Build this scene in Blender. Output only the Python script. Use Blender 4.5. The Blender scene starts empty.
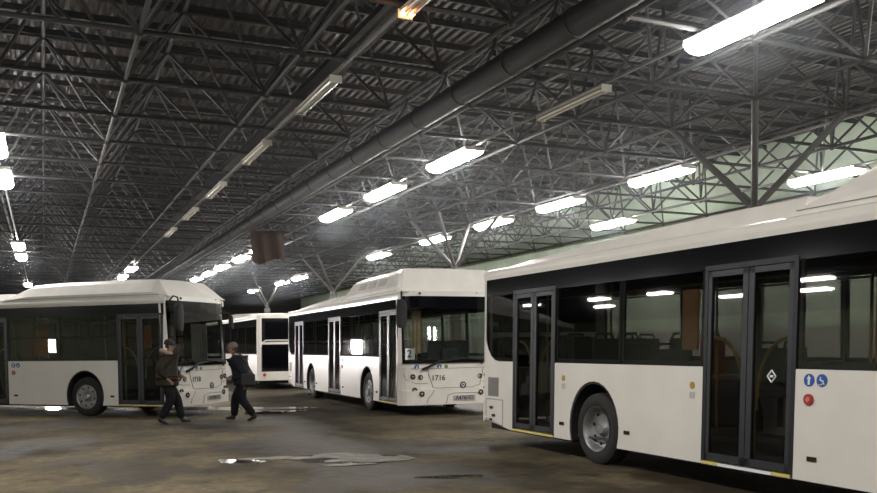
import bpy, bmesh, math, random
from mathutils import Vector, Matrix
random.seed(7)
C = bpy.context.scene.collection
PI = math.pi

# ------------------------------------------------------------------ camera
F_PX, YAW, PITCH, ROLL, CAM_H, PY = 858.36, .4289, -.0714, .0128, 1.648, 406.06
cd = bpy.data.cameras.new('camera'); cam = bpy.data.objects.new('camera', cd); C.objects.link(cam)
cd.sensor_fit = 'HORIZONTAL'; cd.sensor_width = 36; cd.lens = F_PX * 36 / 877
cd.shift_y = (PY - 246.5) / 877; cd.clip_end = 400; cd.clip_start = .05
cy, sy, cp, sp = math.cos(YAW), math.sin(YAW), math.cos(PITCH), math.sin(PITCH)
fwd = Vector((sy * cp, cy * cp, sp)); rgt = Vector((cy, -sy, 0)); up = rgt.cross(fwd)
cr, sr = math.cos(ROLL), math.sin(ROLL)
# pixel right = u*c - v*s , pixel up = u*s + v*c
px_r = rgt * cr - up * sr; px_u = rgt * sr + up * cr
M = Matrix((px_r, px_u, -fwd)).transposed().to_4x4()
M.translation = Vector((0, 0, CAM_H)); cam.matrix_world = M
bpy.context.scene.camera = cam

# ------------------------------------------------------------------ materials
def mat(name, col, rough=.5, metal=0., var=.12, scale=6., col2=None, bump=0., coat=0., emit=None, estr=0., spec=.5, rvar=0., stretch=(1, 1, 1), bscale=None):
    m = bpy.data.materials.new(name); m.use_nodes = True
    nt = m.node_tree; N = nt.nodes; L = nt.links; b = N['Principled BSDF']
    tc = N.new('ShaderNodeTexCoord'); mp = N.new('ShaderNodeMapping'); mp.inputs['Scale'].default_value = stretch
    L.new(tc.outputs['Object'], mp.inputs[0])
    nz = N.new('ShaderNodeTexNoise'); nz.inputs['Scale'].default_value = scale; nz.inputs['Detail'].default_value = 5
    L.new(mp.outputs[0], nz.inputs[0])
    rp = N.new('ShaderNodeValToRGB'); rp.color_ramp.elements[0].position = .3; rp.color_ramp.elements[1].position = .7
    a = col; c2 = col2 or tuple(min(1, x * (1 - var)) for x in col)
    rp.color_ramp.elements[0].color = (*c2, 1); rp.color_ramp.elements[1].color = (*a, 1)
    L.new(nz.outputs['Fac'], rp.inputs[0]); L.new(rp.outputs[0], b.inputs['Base Color'])
    b.inputs['Roughness'].default_value = rough; b.inputs['Metallic'].default_value = metal
    b.inputs['Coat Weight'].default_value = coat; b.inputs['Coat Roughness'].default_value = .18
    b.inputs['Specular IOR Level'].default_value = spec
    if rvar:
        mr = N.new('ShaderNodeMapRange'); mr.inputs[1].default_value = .35; mr.inputs[2].default_value = .65
        mr.inputs[3].default_value = max(.03, rough - rvar); mr.inputs[4].default_value = min(1, rough + rvar)
        L.new(nz.outputs['Fac'], mr.inputs[0]); L.new(mr.outputs[0], b.inputs['Roughness'])
    if bump:
        bp = N.new('ShaderNodeBump'); bp.inputs['Strength'].default_value = bump; bp.inputs['Distance'].default_value = .02
        n2 = N.new('ShaderNodeTexNoise'); n2.inputs['Scale'].default_value = bscale or scale * 6; n2.inputs['Detail'].default_value = 6
        L.new(mp.outputs[0], n2.inputs[0]); L.new(n2.outputs['Fac'], bp.inputs['Height']); L.new(bp.outputs[0], b.inputs['Normal'])
    if emit:
        b.inputs['Emission Color'].default_value = (*emit, 1); b.inputs['Emission Strength'].default_value = estr
    return m

def glass(name, tint, rough=.02, ior=1.5, refl=1.0):
    m = bpy.data.materials.new(name); m.use_nodes = True; nt = m.node_tree; N = nt.nodes; L = nt.links
    for n in list(N):
        if n.type != 'OUTPUT_MATERIAL': N.remove(n)
    out = N['Material Output']; tr = N.new('ShaderNodeBsdfTransparent')
    tc = N.new('ShaderNodeTexCoord'); nz = N.new('ShaderNodeTexNoise'); nz.inputs['Scale'].default_value = 1.3
    L.new(tc.outputs['Object'], nz.inputs[0])
    rp = N.new('ShaderNodeValToRGB'); rp.color_ramp.elements[0].color = (*[t * .85 for t in tint], 1); rp.color_ramp.elements[1].color = (*tint, 1)
    L.new(nz.outputs['Fac'], rp.inputs[0]); L.new(rp.outputs[0], tr.inputs[0])
    gl = N.new('ShaderNodeBsdfGlossy'); gl.inputs['Roughness'].default_value = rough
    lw = N.new('ShaderNodeLayerWeight'); lw.inputs[0].default_value = .5
    pw = N.new('ShaderNodeMath'); pw.operation = 'POWER'; pw.inputs[1].default_value = 5; L.new(lw.outputs['Facing'], pw.inputs[0])
    mu = N.new('ShaderNodeMath'); mu.operation = 'MULTIPLY_ADD'; mu.inputs[1].default_value = .95 * refl; mu.inputs[2].default_value = .045 * refl; mu.use_clamp = True
    L.new(pw.outputs[0], mu.inputs[0])
    mx = N.new('ShaderNodeMixShader'); L.new(mu.outputs[0], mx.inputs[0]); L.new(tr.outputs[0], mx.inputs[1]); L.new(gl.outputs[0], mx.inputs[2])
    L.new(mx.outputs[0], out.inputs[0]); return m

M_ = {}
M_['white'] = mat('bus_white_paint', (.80, .765, .70), .34, var=.10, scale=1.6, coat=.6)
M_['roofwhite'] = mat('roof_white_paint', (.82, .79, .73), .45, var=.12, scale=2.5, coat=.2)
M_['black'] = mat('black_gloss_panel', (.004, .0045, .006), .10, var=.3, scale=3, spec=.38)
M_['rubber'] = mat('black_rubber', (.018, .017, .016), .75, var=.3, scale=10, bump=.2)
M_['tire'] = mat('tyre_rubber', (.022, .020, .018), .8, var=.4, scale=9, bump=.3)
M_['rim'] = mat('wheel_rim_paint', (.33, .33, .33), .45, .5, var=.4, scale=8)
M_['chrome'] = mat('bright_metal', (.6, .6, .6), .25, 1., var=.1)
M_['dframe'] = mat('door_frame_grey', (.020, .021, .026), .35, .2, var=.2, scale=4)
M_['dframel'] = mat('door_stile_grey', (.045, .048, .055), .35, .3, var=.2, scale=4)
M_['under'] = mat('underbody_dark', (.012, .011, .010), .8, var=.4)
M_['yellow'] = mat('handrail_ochre', (.62, .42, .10), .35, var=.1)
M_['yellowstrip'] = mat('yellow_edge_strip', (.75, .62, .18), .5, var=.15)
M_['yellowrail'] = mat('handrail_pale_yellow', (.70, .68, .30), .35, var=.1)
M_['seat'] = mat('seat_dark_fabric', (.06, .065, .09), .85, var=.4, scale=12)
M_['inter'] = mat('interior_grey_panel', (.50, .49, .46), .6, var=.1)
M_['ifloor'] = mat('interior_floor', (.05, .05, .05), .6, var=.3)
M_['greyp'] = mat('grey_plastic', (.20, .20, .19), .6, var=.2)
M_['tan'] = mat('tan_partition', (.95, .58, .30), .6, var=.1)
M_['grille'] = mat('grille_grey', (.27, .26, .25), .6, var=.3, scale=40)
M_['lamp'] = mat('lamp_lens_dark', (.05, .045, .04), .12, var=.2, coat=.5)
M_['lamp2'] = mat('lamp_lens_clear', (.45, .43, .40), .12, .3, var=.2, coat=.5)
M_['text'] = mat('black_lettering', (.02, .02, .022), .5, var=.1)
M_['plate'] = mat('number_plate_face', (.42, .41, .39), .45, var=.15)
M_['blue'] = mat('blue_sticker', (.02, .10, .38), .4, var=.1)
M_['wht'] = mat('white_sticker', (.85, .85, .85), .45, var=.05)
M_['red'] = mat('red_button', (.42, .03, .025), .35, var=.1)
M_['pinkc'] = mat('pale_red_button_centre', (.6, .22, .19), .35, var=.1)
M_['oval'] = mat('ochre_sticker', (.45, .28, .03), .4, var=.15)
M_['green'] = mat('green_sticker', (.12, .28, .08), .4, var=.1)
M_['marker'] = mat('side_marker_lens', (.04, .015, .008), .2, var=.2)
M_['curtain'] = mat('beige_curtain', (.50, .40, .24), .85, var=.25, scale=8)
M_['gcurtain'] = mat('grey_curtain', (.22, .20, .18), .85, var=.25, scale=8)
M_['orange'] = mat('orange_plastic', (.75, .28, .05), .4, var=.1)
M_['glass'] = glass('side_window_tint', (.61, .61, .60), refl=1.2)
M_['doorglass'] = glass('door_glass_tint', (.56, .56, .56), refl=1.0)
M_['wind'] = glass('windscreen_glass', (.86, .88, .87), refl=1.0)
M_['brace'] = mat('lit_tone_brace_tube', (.065, .060, .058), .55, .0, var=.3, scale=2.2)  # lighter than the chord steel, standing in for light on the braces
M_['steel'] = mat('painted_roof_steel', (.028, .026, .025), .65, .0, var=.35, scale=2.2)
M_['steelcap'] = mat('column_steel_paint', (.09, .086, .084), .5, .2, var=.3, scale=3)
M_['deck'] = mat('profiled_deck', (.050, .040, .034), .55, .1, var=.5, scale=.6, stretch=(1, .3, 1))
M_['duct'] = mat('duct_sheet_metal', (.035, .033, .035), .6, .1, var=.3, scale=1.5)
M_['house'] = mat('lamp_housing', (.50, .47, .40), .5, .1, var=.3, scale=5)
M_['tube'] = mat('unlit_tube_glass', (.85, .83, .74), .2, var=.1)
M_['rail'] = mat('lamp_conduit_rail', (.16, .155, .15), .45, .3, var=.2)
M_['lit'] = mat('lit_lamp_diffuser', (.9, .9, .9), .5, var=.02, emit=(1., .965, .93), estr=75)
M_['glow'] = mat('failing_tube_end', (.9, .3, .1), .5, var=.02, emit=(1., .30, .10), estr=30)
M_['dim'] = mat('dying_tube', (.62, .5, .4), .3, var=.1, emit=(1., .62, .40), estr=.04)
M_['tarp'] = mat('brown_tarpaulin', (.075, .046, .038), .8, var=.3, scale=3)
M_['concrete'] = mat('column_concrete', (.14, .13, .115), .85, var=.3, scale=3, bump=.3)
M_['gate'] = mat('tan_timber_gate', (.50, .30, .16), .7, var=.25, scale=3, stretch=(6, 6, .5))
M_['winlit'] = mat('floodlight_panel', (.9, .9, .85), .5, var=.02, emit=(1., .93, .92), estr=420)
M_['plateMetal'] = mat('steel_cover_plate', (.10, .095, .085), .45, .4, var=.4, scale=5, bump=.2)

_t = M_['tan'].node_tree; _tr = _t.nodes.new('ShaderNodeBsdfTranslucent'); _tr.inputs[0].default_value = (.95, .58, .30, 1)
_mx = _t.nodes.new('ShaderNodeMixShader'); _mx.inputs[0].default_value = .5; _t.links.new(_t.nodes['Principled BSDF'].outputs[0], _mx.inputs[1]); _t.links.new(_tr.outputs[0], _mx.inputs[2]); _t.links.new(_mx.outputs[0], _t.nodes['Material Output'].inputs[0])

def wall_mat(name, top, low, split):
    m = mat(name, top, .75, var=.25, scale=.7, bump=.15, bscale=9); nt = m.node_tree; N = nt.nodes; L = nt.links; b = N['Principled BSDF']
    src = b.inputs['Base Color'].links[0].from_socket
    g = N.new('ShaderNodeNewGeometry'); sx = N.new('ShaderNodeSeparateXYZ'); L.new(g.outputs['Position'], sx.inputs[0])
    gt = N.new('ShaderNodeMath'); gt.operation = 'LESS_THAN'; gt.inputs[1].default_value = split; L.new(sx.outputs[2], gt.inputs[0])
    mx = N.new('ShaderNodeMix'); mx.data_type = 'RGBA'; L.new(gt.outputs[0], mx.inputs[0]); L.new(src, mx.inputs[6]); mx.inputs[7].default_value = (*low, 1)
    L.new(mx.outputs[2], b.inputs['Base Color']); return m
M_['wallR'] = wall_mat('green_plaster_wall', (.58, .70, .55), (.34, .33, .30), 2.2)
M_['wallL'] = wall_mat('dark_wall_green_dado', (.05, .05, .048), (.30, .34, .24), 6.2)
M_['wallF'] = wall_mat('far_wall_paint', (.045, .045, .045), (.12, .12, .10), 2.6)

def floor_mat():
    m = bpy.data.materials.new('worn_wet_concrete'); m.use_nodes = True; nt = m.node_tree; N = nt.nodes; L = nt.links; b = N['Principled BSDF']
    tc = N.new('ShaderNodeTexCoord')
    def noise(scale, det=6, stretch=(1, 1, 1), rough=.55):
        mp = N.new('ShaderNodeMapping'); mp.inputs['Scale'].default_value = stretch; L.new(tc.outputs['Object'], mp.inputs[0])
        n = N.new('ShaderNodeTexNoise'); n.inputs['Scale'].default_value = scale; n.inputs['Detail'].default_value = det; n.inputs['Roughness'].default_value = rough
        L.new(mp.outputs[0], n.inputs[0]); return n.outputs['Fac']
    def ramp(f, stops):
        r = N.new('ShaderNodeValToRGB'); e = r.color_ramp.elements
        while len(e) < len(stops): e.new(.5)
        for i, (p, c) in enumerate(stops): e[i].position = p; e[i].color = (*c, 1)
        L.new(f, r.inputs[0]); return r.outputs[0]
    def mix(f, a, c, mode='MIX'):
        x = N.new('ShaderNodeMix'); x.data_type = 'RGBA'; x.blend_type = mode
        if isinstance(f, float): x.inputs[0].default_value = f
        else: L.new(f, x.inputs[0])
        L.new(a, x.inputs[6])
        if isinstance(c, tuple): x.inputs[7].default_value = (*c, 1)
        else: L.new(c, x.inputs[7])
        return x.outputs[2]
    base = ramp(noise(.55, 8), [(.36, (.038, .028, .014)), (.47, (.082, .064, .034)), (.62, (.130, .103, .058))])
    fine = ramp(noise(5, 9, rough=.75), [(.32, (.42, .42, .42)), (.66, (1.35, 1.35, 1.35))])
    c = mix(1., base, fine, 'MULTIPLY')
    wet = ramp(noise(.33, 7, (1, .7, 1)), [(.50, (0, 0, 0)), (.53, (1, 1, 1))])
    b.inputs['Specular IOR Level'].default_value = .28
    c = mix(wet, c, mix(1., c, ramp(noise(2, 3), [(0, (.34, .32, .30)), (1, (.50, .48, .46))]), 'MULTIPLY'))
    oil = ramp(noise(1.3, 7, (1, .8, 1), .65), [(.55, (0, 0, 0)), (.63, (.75, .75, .75))])
    c = mix(oil, c, (.03, .026, .02))
    grey = ramp(noise(.42, 6, (1, 1.2, 1), .6), [(.62, (0, 0, 0)), (.72, (.35, .35, .35))])
    c = mix(grey, c, (.15, .135, .11))
    L.new(c, b.inputs['Base Color'])
    r = ramp(wet, [(0, (.9, .9, .9)), (1, (.66, .66, .66))]); rr = N.new('ShaderNodeMath'); rr.operation = 'MULTIPLY_ADD'
    L.new(noise(5, 6), rr.inputs[0]); rr.inputs[1].default_value = .35
    s = N.new('ShaderNodeMath'); s.operation = 'SUBTRACT'; L.new(r, s.inputs[0]); s.inputs[1].default_value = .17; L.new(s.outputs[0], rr.inputs[2])
    L.new(rr.outputs[0], b.inputs['Roughness'])
    bp = N.new('ShaderNodeBump'); bp.inputs['Strength'].default_value = .8; bp.inputs['Distance'].default_value = .03
    L.new(noise(3.2, 9, rough=.7), bp.inputs['Height']); L.new(bp.outputs[0], b.inputs['Normal'])
    return m
M_['floor'] = floor_mat()
def water_mat():
    m = mat('puddle_water', (.05, .045, .035), .08, var=.4, scale=2, rvar=.06, bump=.25, bscale=5); return m
M_['water'] = water_mat()
M_['slush'] = mat('grey_slush', (.27, .25, .22), .8, col2=(.07, .058, .042), scale=5, spec=.3, bump=.8, bscale=14, rvar=.2)

# ------------------------------------------------------------------ mesh helpers
class MB:
    def __init__(s, T=None): s.v = []; s.f = []; s.m = []; s.T = T; s.mi = 0; s.sm = []
    def add(s, vs, fs, smooth=False):
        o = len(s.v); s.v += [tuple(v) for v in vs]; s.f += [tuple(i + o for i in f) for f in fs]; s.m += [s.mi] * len(fs); s.sm += [smooth] * len(fs)
    def box(s, a, b):
        x0, x1 = sorted((a[0], b[0])); y0, y1 = sorted((a[1], b[1])); z0, z1 = sorted((a[2], b[2]))
        s.add([(x0, y0, z0), (x1, y0, z0), (x1, y1, z0), (x0, y1, z0), (x0, y0, z1), (x1, y0, z1), (x1, y1, z1), (x0, y1, z1)],
              [(3, 2, 1, 0), (4, 5, 6, 7), (0, 1, 5, 4), (1, 2, 6, 5), (2, 3, 7, 6), (3, 0, 4, 7)])
    def tube(s, pts, r, n=8, cap=True):
        pts = [Vector(p) for p in pts]; rings = []
        rr = r if isinstance(r, (list, tuple)) else [r] * len(pts)
        ref = None
        for i, p in enumerate(pts):
            d = (pts[min(i + 1, len(pts) - 1)] - pts[max(i - 1, 0)]).normalized()
            if ref is None:
                ref = Vector((0, 0, 1)) if abs(d.z) < .9 else Vector((1, 0, 0))
            x = d.cross(ref).normalized(); y = d.cross(x).normalized(); ref = -y if False else ref
            rings.append([p + (x * math.cos(2 * PI * k / n) + y * math.sin(2 * PI * k / n)) * rr[i] for k in range(n)])
        vs = [q for ring in rings for q in ring]; fs = []
        for i in range(len(pts) - 1):
            for k in range(n): a = i * n + k; b = i * n + (k + 1) % n; fs.append((a, b, b + n, a + n))
        if cap: fs.append(tuple(range(n))[::-1]); fs.append(tuple((len(pts) - 1) * n + k for k in range(n)))
        s.add(vs, fs, True)
    def prism(s, poly, w0, w1):               # poly (a,z) -> point (a, w, z)
        n = len(poly); vs = [(a, w0, z) for a, z in poly] + [(a, w1, z) for a, z in poly]
        s.add(vs, [tuple(range(n)), tuple(range(2 * n - 1, n - 1, -1))] + [(i, i + n, (i + 1) % n + n, (i + 1) % n) for i in range(n)])
    def grid(s, rows, smooth=True, thick=None):
        n = len(rows[0]); vs = [p for r in rows for p in r]; fs = []
        for i in range(len(rows) - 1):
            for k in range(n - 1): a = i * n + k; fs.append((a, a + 1, a + n + 1, a + n))
        s.add(vs, fs, smooth)
    def slab(s, rows, off):                   # closed shell of a grid, offset by vector off
        n = len(rows[0]); R = len(rows); vs = [Vector(p) for r in rows for p in r]; o = Vector(off); vb = [p + o for p in vs]; K = len(vs); fs = []
        for i in range(R - 1):
            for k in range(n - 1):
                a = i * n + k; q = (a, a + 1, a + n + 1, a + n); fs.append(q); fs.append(tuple(x + K for x in q[::-1]))
        bd = [k for k in range(n)] + [i * n + n - 1 for i in range(1, R)] + [(R - 1) * n + k for k in range(n - 2, -1, -1)] + [i * n for i in range(R - 2, 0, -1)]
        for i in range(len(bd)): a, b = bd[i], bd[(i + 1) % len(bd)]; fs.append((b, a, a + K, b + K))
        s.add(vs + vb, fs, False)
    def lathe(s, prof, c, axis='y', n=28, caps=True):    # prof: (radius, along)
        vs = []; fs = []
        for r, a in prof:
            for k in range(n):
                t = 2 * PI * k / n
                if axis == 'y': vs.append((c[0] + r * math.cos(t), c[1] + a, c[2] + r * math.sin(t)))
                elif axis == 'x': vs.append((c[0] + a, c[1] + r * math.cos(t), c[2] + r * math.sin(t)))
                else: vs.append((c[0] + r * math.cos(t), c[1] + r * math.sin(t), c[2] + a))
        for i in range(len(prof) - 1):
            for k in range(n): a = i * n + k; b = i * n + (k + 1) % n; fs.append((a, b, b + n, a + n))
        if caps: fs.append(tuple(range(n))[::-1]); fs.append(tuple((len(prof) - 1) * n + k for k in range(n)))
        s.add(vs, fs, True)
    def build(s, name, mats, parent=None, bevel=0):
        vs = [s.T(*v) for v in s.v] if s.T else s.v
        me = bpy.data.meshes.new(name); me.from_pydata(vs, [], s.f)
        if not isinstance(mats, (list, tuple)): mats = [mats]
        for m in mats: me.materials.append(M_[m] if isinstance(m, str) else m)
        for p, mi, sm in zip(me.polygons, s.m, s.sm): p.material_index = mi; p.use_smooth = sm
        bm = bmesh.new(); bm.from_mesh(me); bmesh.ops.recalc_face_normals(bm, faces=bm.faces); bm.to_mesh(me); bm.free()
        o = bpy.data.objects.new(name, me); C.objects.link(o)
        if parent: o.parent = parent
        if any(s.sm):
            for e in me.edges: pass
            md = o.modifiers.new('es', 'EDGE_SPLIT'); md.split_angle = math.radians(40)
        if bevel:
            md = o.modifiers.new('bv', 'BEVEL'); md.width = bevel; md.segments = 2; md.limit_method = 'ANGLE'
        return o

def tag(o, label=None, cat=None, group=None, kind=None):
    if label: o['label'] = label
    if cat: o['category'] = cat
    if group: o['group'] = group
    if kind: o['kind'] = kind
    return o
def empty(name, loc=(0, 0, 0), rz=0.):
    o = bpy.data.objects.new(name, None); C.objects.link(o); o.location = loc; o.rotation_euler = (0, 0, rz); o.empty_display_size = .2; return o

def text_mesh(name, body, size, m, parent, origin, xdir, ydir, depth=.004):
    cu = bpy.data.curves.new('t', 'FONT'); cu.body = body; cu.size = size; cu.extrude = depth / 2; cu.align_x = 'CENTER'; cu.align_y = 'CENTER'; cu.offset = size * .012
    to = bpy.data.objects.new('t', cu); C.objects.link(to); bpy.context.view_layer.update()
    me = bpy.data.meshes.new_from_object(to.evaluated_get(bpy.context.evaluated_depsgraph_get()))
    bpy.data.objects.remove(to)
    X = Vector(xdir).normalized(); Y = Vector(ydir).normalized(); Z = X.cross(Y)
    me.transform(Matrix.Translation(Vector(origin)) @ Matrix((X, Y, Z)).transposed().to_4x4())
    me.materials.clear(); me.materials.append(M_[m]); me.name = name
    o = bpy.data.objects.new(name, me); C.objects.link(o); o.parent = parent; return o

# ------------------------------------------------------------------ the bus
LEN, WID = 11.75, 2.5
FAX, RAX = 2.61, 8.45                         # axles, from the front
ZS, ZW, ZB = .28, 1.365, 2.70                 # skirt, waist, top of the glass band
D1, D2, D3 = (.28, 1.60), (5.02, 6.33), (9.43, 10.66)
DT = 2.43                                     # door top
def T(u, w, z):                               # bus space: u back from the front, w from the kerb side, z up
    k = 1 - .016 * max(0, z - .3)
    return (LEN / 2 - u, (w - WID / 2) * k, z)
def arch(uc, z0):                             # wheel arch outline from rear to front edge (decreasing u)
    return [(uc + .575 * math.cos(t), .50 + .63 * math.sin(t)) for t in [math.asin((z0 - .5) / .63) + (PI - 2 * math.asin((z0 - .5) / .63)) * i / 18 for i in range(19)]]
def bow(w): t = abs(w - 1.25) / 1.25; return .05 * t * t + .20 * t ** 9
def FU(w, z):                                 # front face: u of the surface
    return bow(w) + (.0 if z < 1.2 else (z - 1.2) * .06) + (.03 if z > .60 and z < 1.2 else 0) - (.0)
def mb(): return MB(T)

seat_proto = {}
def seat_mesh():
    if 'm' in seat_proto: return seat_proto['m']
    b = MB(); b.box((-.2, -.2, .38), (.2, .2, .46)); b.slab([[(-.22, y, z) for y in (-.2, -.1, .1, .2)] for z in (.42, .8, 1.0)], (.07, 0, 0))
    b.tube([(-.2, -.19, .9), (-.22, -.12, 1.07), (-.22, .12, 1.07), (-.2, .19, .9)], .018, 6); b.tube([(0, 0, 0), (0, 0, .4)], .04, 6)
    o = b.build('passenger_seat', 'seat', None, .015); seat_proto['m'] = o; C.objects.unlink(o); return o

def make_wheel(root, uc, side, dual):
    w0 = .05 if side == 0 else WID - .05; sg = 1 if side == 0 else -1
    b = mb(); P = [(.30, .02), (.335, 0.0), (.43, .0), (.475, .03), (.485, .07), (.485, .25), (.45, .29), (.30, .29)]
    b.lathe([(r, a * sg) for r, a in P], (uc, w0, .485), 'y', 36, False)
    wh = b.build('wheel', 'tire', root)
    b = mb()
    dd = .13 if dual else .03
    P = [(.31, .0), (.295, .01), (.28, .03), (.25, dd * .8), (.20, dd), (.12, dd), (.10, dd - .03), (.065, dd - .06), (.001, dd - .06)]
    b.lathe([(r, a * sg) for r, a in P], (uc, w0, .485), 'y', 30, False)
    for k in range(10):
        if dual: break
        t = 2 * PI * k / 10; b.tube([(uc + .155 * math.cos(t), w0 + sg * (dd + .02), .485 + .155 * math.sin(t)), (uc + .155 * math.cos(t), w0 + sg * (dd - .035), .485 + .155 * math.sin(t))], .014, 6)
    rm = b.build('wheel_rim', 'rim', wh)
    for k in range(8):
        b = mb(); t = 2 * PI * k / 8 + .2; c = (uc + .222 * math.cos(t), w0 + sg * (dd * .9), .485 + .222 * math.sin(t))
        b.lathe([(.026, -.006 * sg), (.026, .006 * sg)], c, 'y', 10); b.build('hand_hole', 'under', rm)

def make_door(root, ua, ub, sill, zb=.33, rails='yellow'):
    d = mb()
    fw = .055
    d.box((ua, -.004, zb - .03), (ua + fw, .07, DT + .03)); d.box((ub - fw, -.004, zb - .03), (ub, .07, DT + .03)); d.box((ua, -.004, DT - .01), (ub, .07, DT + .045))
    door = d.build('door', 'dframe', root)
    mid = (ua + ub) / 2
    for a, b_ in ((ua + fw + .005, mid - .006), (mid + .006, ub - fw - .005)):
        l = mb(); s_ = .05
        inner_a = .075 if a > mid - .1 else .05; inner_b = .075 if b_ < mid + .1 else .05
        l.box((a, .0, zb), (a + inner_a, .045, DT - .02)); l.box((b_ - inner_b, .0, zb), (b_, .045, DT - .02))
        l.box((a, .0, zb), (b_, .045, zb + .08)); l.box((a, .0, DT - .08), (b_, .045, DT - .02))
        lf = l.build('door_leaf', 'dframel', door)
        g = mb(); g.box((a + .04, .018, zb + .07), (b_ - .04, .028, DT - .07)); g.build('door_glass', 'doorglass', lf)
        # curved handrail behind the glass
        o_ = a + .07 if a < mid - .1 else b_ - .07; i_ = mid + (-.10 if a < mid - .1 else .10)
        pts = [(o_ + (i_ - o_) * math.sin(t), .06, 1.68 - .62 * (1 - math.cos(t))) for t in [k / 8 * PI / 2 for k in range(9)]]
        h = mb(); h.tube(pts + [(i_, .05, .92)], .019, 7); h.build('door_handrail', rails, lf)
    s = mb(); s.box((ua + .02, -.012, ZS), (ub - .02, .09, zb - .02)); sl = s.build('door_sill', 'wht' if sill == 'mixed' else 'yellowstrip' if sill else 'dframe', door)
    if sill == 'mixed':
        for a in (ua + .02, ub - .27): s = mb(); s.box((a, -.016, ZS + .005), (a + .25, .09, zb - .015)); s.build('yellow_step_edge', 'yellowstrip', door)

def disc_side(u, z, r, thick=.006, sx=1., mbx=None, n=20):
    b = mbx or mb(); b.lathe([(r, .0), (r, -thick)], (u, 0, z), 'y', n); return b

def make_bus(name, bx, by, ang, label, number=None, opts=()):
    hx, hy = math.sin(ang), -math.cos(ang); rx, ry = hy, -hx
    loc = (bx - hx * LEN / 2 - rx * WID / 2, by - hy * LEN / 2 - ry * WID / 2, 0)
    root = empty(name, loc, ang - PI / 2); tag(root, label, 'bus')
    # ---- body shell: lower panels, cantrail and roof, corner posts, front mask, rear
    b = mb()
    rise = [(LEN - .02, .42), (LEN - .02, ZW)]
    def panel(ua, ub, w0, w1, wheel=None, top=ZW):
        poly = [(ua, top), (ua, ZS)]
        if wheel: poly += arch(wheel, ZS)[::-1]
        if ub > LEN - .3: poly += [(D3[1] + .1, ZS), (LEN - .14, .40), (LEN - .14, top)]
        else: poly += [(ub, ZS), (ub, top)]
        b.prism(poly, w0, w1)
    R0, R1 = 0., .045
    panel(D1[1], D2[0], R0, R1, FAX); panel(D2[1], D3[0], R0, R1, RAX); panel(D3[1], LEN, R0, R1)
    L0, L1 = WID - .045, WID
    panel(.26, D2[0], L0, L1, FAX); panel(D2[0], D3[0], L0, L1, RAX); panel(D3[0], LEN, L0, L1)
    b.prism([(LEN - .14, ZW - .01), (LEN - .14, 1.86)] + [(LEN - .60 + .46 * math.sin(t), ZW + .5 - .5 * math.cos(t)) for t in (PI / 2, 1.2, .9, .6, .3, 0)], .002, .012)
    # roof with rounded cantrails
    sec = [(0, ZB), (-.008, 2.76), (-.008, 2.80), (.012, 2.845), (.05, 2.868), (.16, 2.885), (.6, 2.91), (1.25, 2.925), (1.9, 2.91), (2.34, 2.885), (2.45, 2.868), (2.488, 2.845), (2.508, 2.80), (2.508, 2.76), (2.5, ZB),
           (2.46, ZB), (2.44, 2.80), (2.3, 2.85), (1.25, 2.88), (.2, 2.85), (.06, 2.80), (.04, ZB)]
    n = len(sec); ua, ub = .22, LEN - .10
    vs = [(ua, w, z) for w, z in sec] + [(ub, w, z) for w, z in sec]
    b.add(vs, [tuple(range(n)), tuple(range(2 * n - 1, n - 1, -1))] + [(i, i + n, (i + 1) % n + n, (i + 1) % n) for i in range(n)])
    # front: mask, corner posts, brow
    W_ = [0, .02, .05, .09, .15, .25, .5, .9, 1.25, 1.6, 2.0, 2.25, 2.35, 2.41, 2.45, 2.48, 2.5]
    def strip(ws, zs, off=.04, push=0.): b.slab([[(FU(w, z) - push, w, z) for w in ws] for z in zs], (off, 0, 0))
    strip(W_, [.26, .40, .58, .599], .05, .03); strip(W_, [.601, .8, 1.0, 1.14, 1.199, 1.225], .05)
    strip([0, .02, .05, .075], [1.22, 1.8, 2.4, 2.79], .05); strip([2.425, 2.45, 2.48, 2.5], [1.22, 1.8, 2.4, 2.79], .05)
    strip(W_, [2.77, 2.83, 2.885], .12)
    # rear
    RU = lambda w: LEN - .12 * (abs(w - 1.25) / 1.25) ** 10
    def rstrip(ws, zs, push=0.): b.slab([[(RU(w) + push, w, z) for w in ws] for z in zs], (-.05, 0, 0))
    WR = [0, .02, .06, .12, .3, 1.25, 2.2, 2.38, 2.44, 2.48, 2.5]
    rstrip(WR, [.36, .45, .70], .03); rstrip(WR, [2.74, 2.80, 2.87])
    rstrip([0, .02, .06, .12, .17], [.70, 1.2, 1.8, 2.75]); rstrip([2.33, 2.38, 2.44, 2.48, 2.5], [.70, 1.2, 1.8, 2.75])
    rstrip(WR, [1.74, 1.84])
    b.box((LEN - .15, 0, ZW - .1), (LEN - .11, .045, ZB)); b.box((LEN - .15, L0, ZW - .1), (LEN - .11, L1, ZB))
    b.build('body_shell', 'white', root)
    # ---- rear parts
    g = mb(); g.slab([[(RU(w) - .01, w, z) for w in [.14, .3, 1.25, 2.2, 2.36]] for z in (1.83, 2.3, 2.75)], (-.02, 0, 0)); g.build('rear_window', 'black', root)
    g = mb(); g.box((LEN - .06, .15, .70), (LEN - .03, 2.35, 1.76)); 
    for k in range(9): g.box((LEN - .03, .25, .78 + k * .105), (LEN - .012, 2.25, .82 + k * .105))
    g.build('engine_grille', 'black', root)
    g = mb(); g.tube([(LEN + .02, .10, 1.55), (LEN + .03, .16, 1.80), (LEN + .03, .32, 1.90), (LEN + .03, 2.18, 1.90), (LEN + .03, 2.34, 1.80), (LEN + .02, 2.40, 1.55)], .022, 7); g.build('rear_trim', 'white', root)
    for w in (.25, 2.25):
        g = mb(); g.lathe([(.06, 0), (.06, .02)], (LEN + .03, w, .58), 'x', 14); g.build('tail_lamp', 'red', root)
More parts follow.
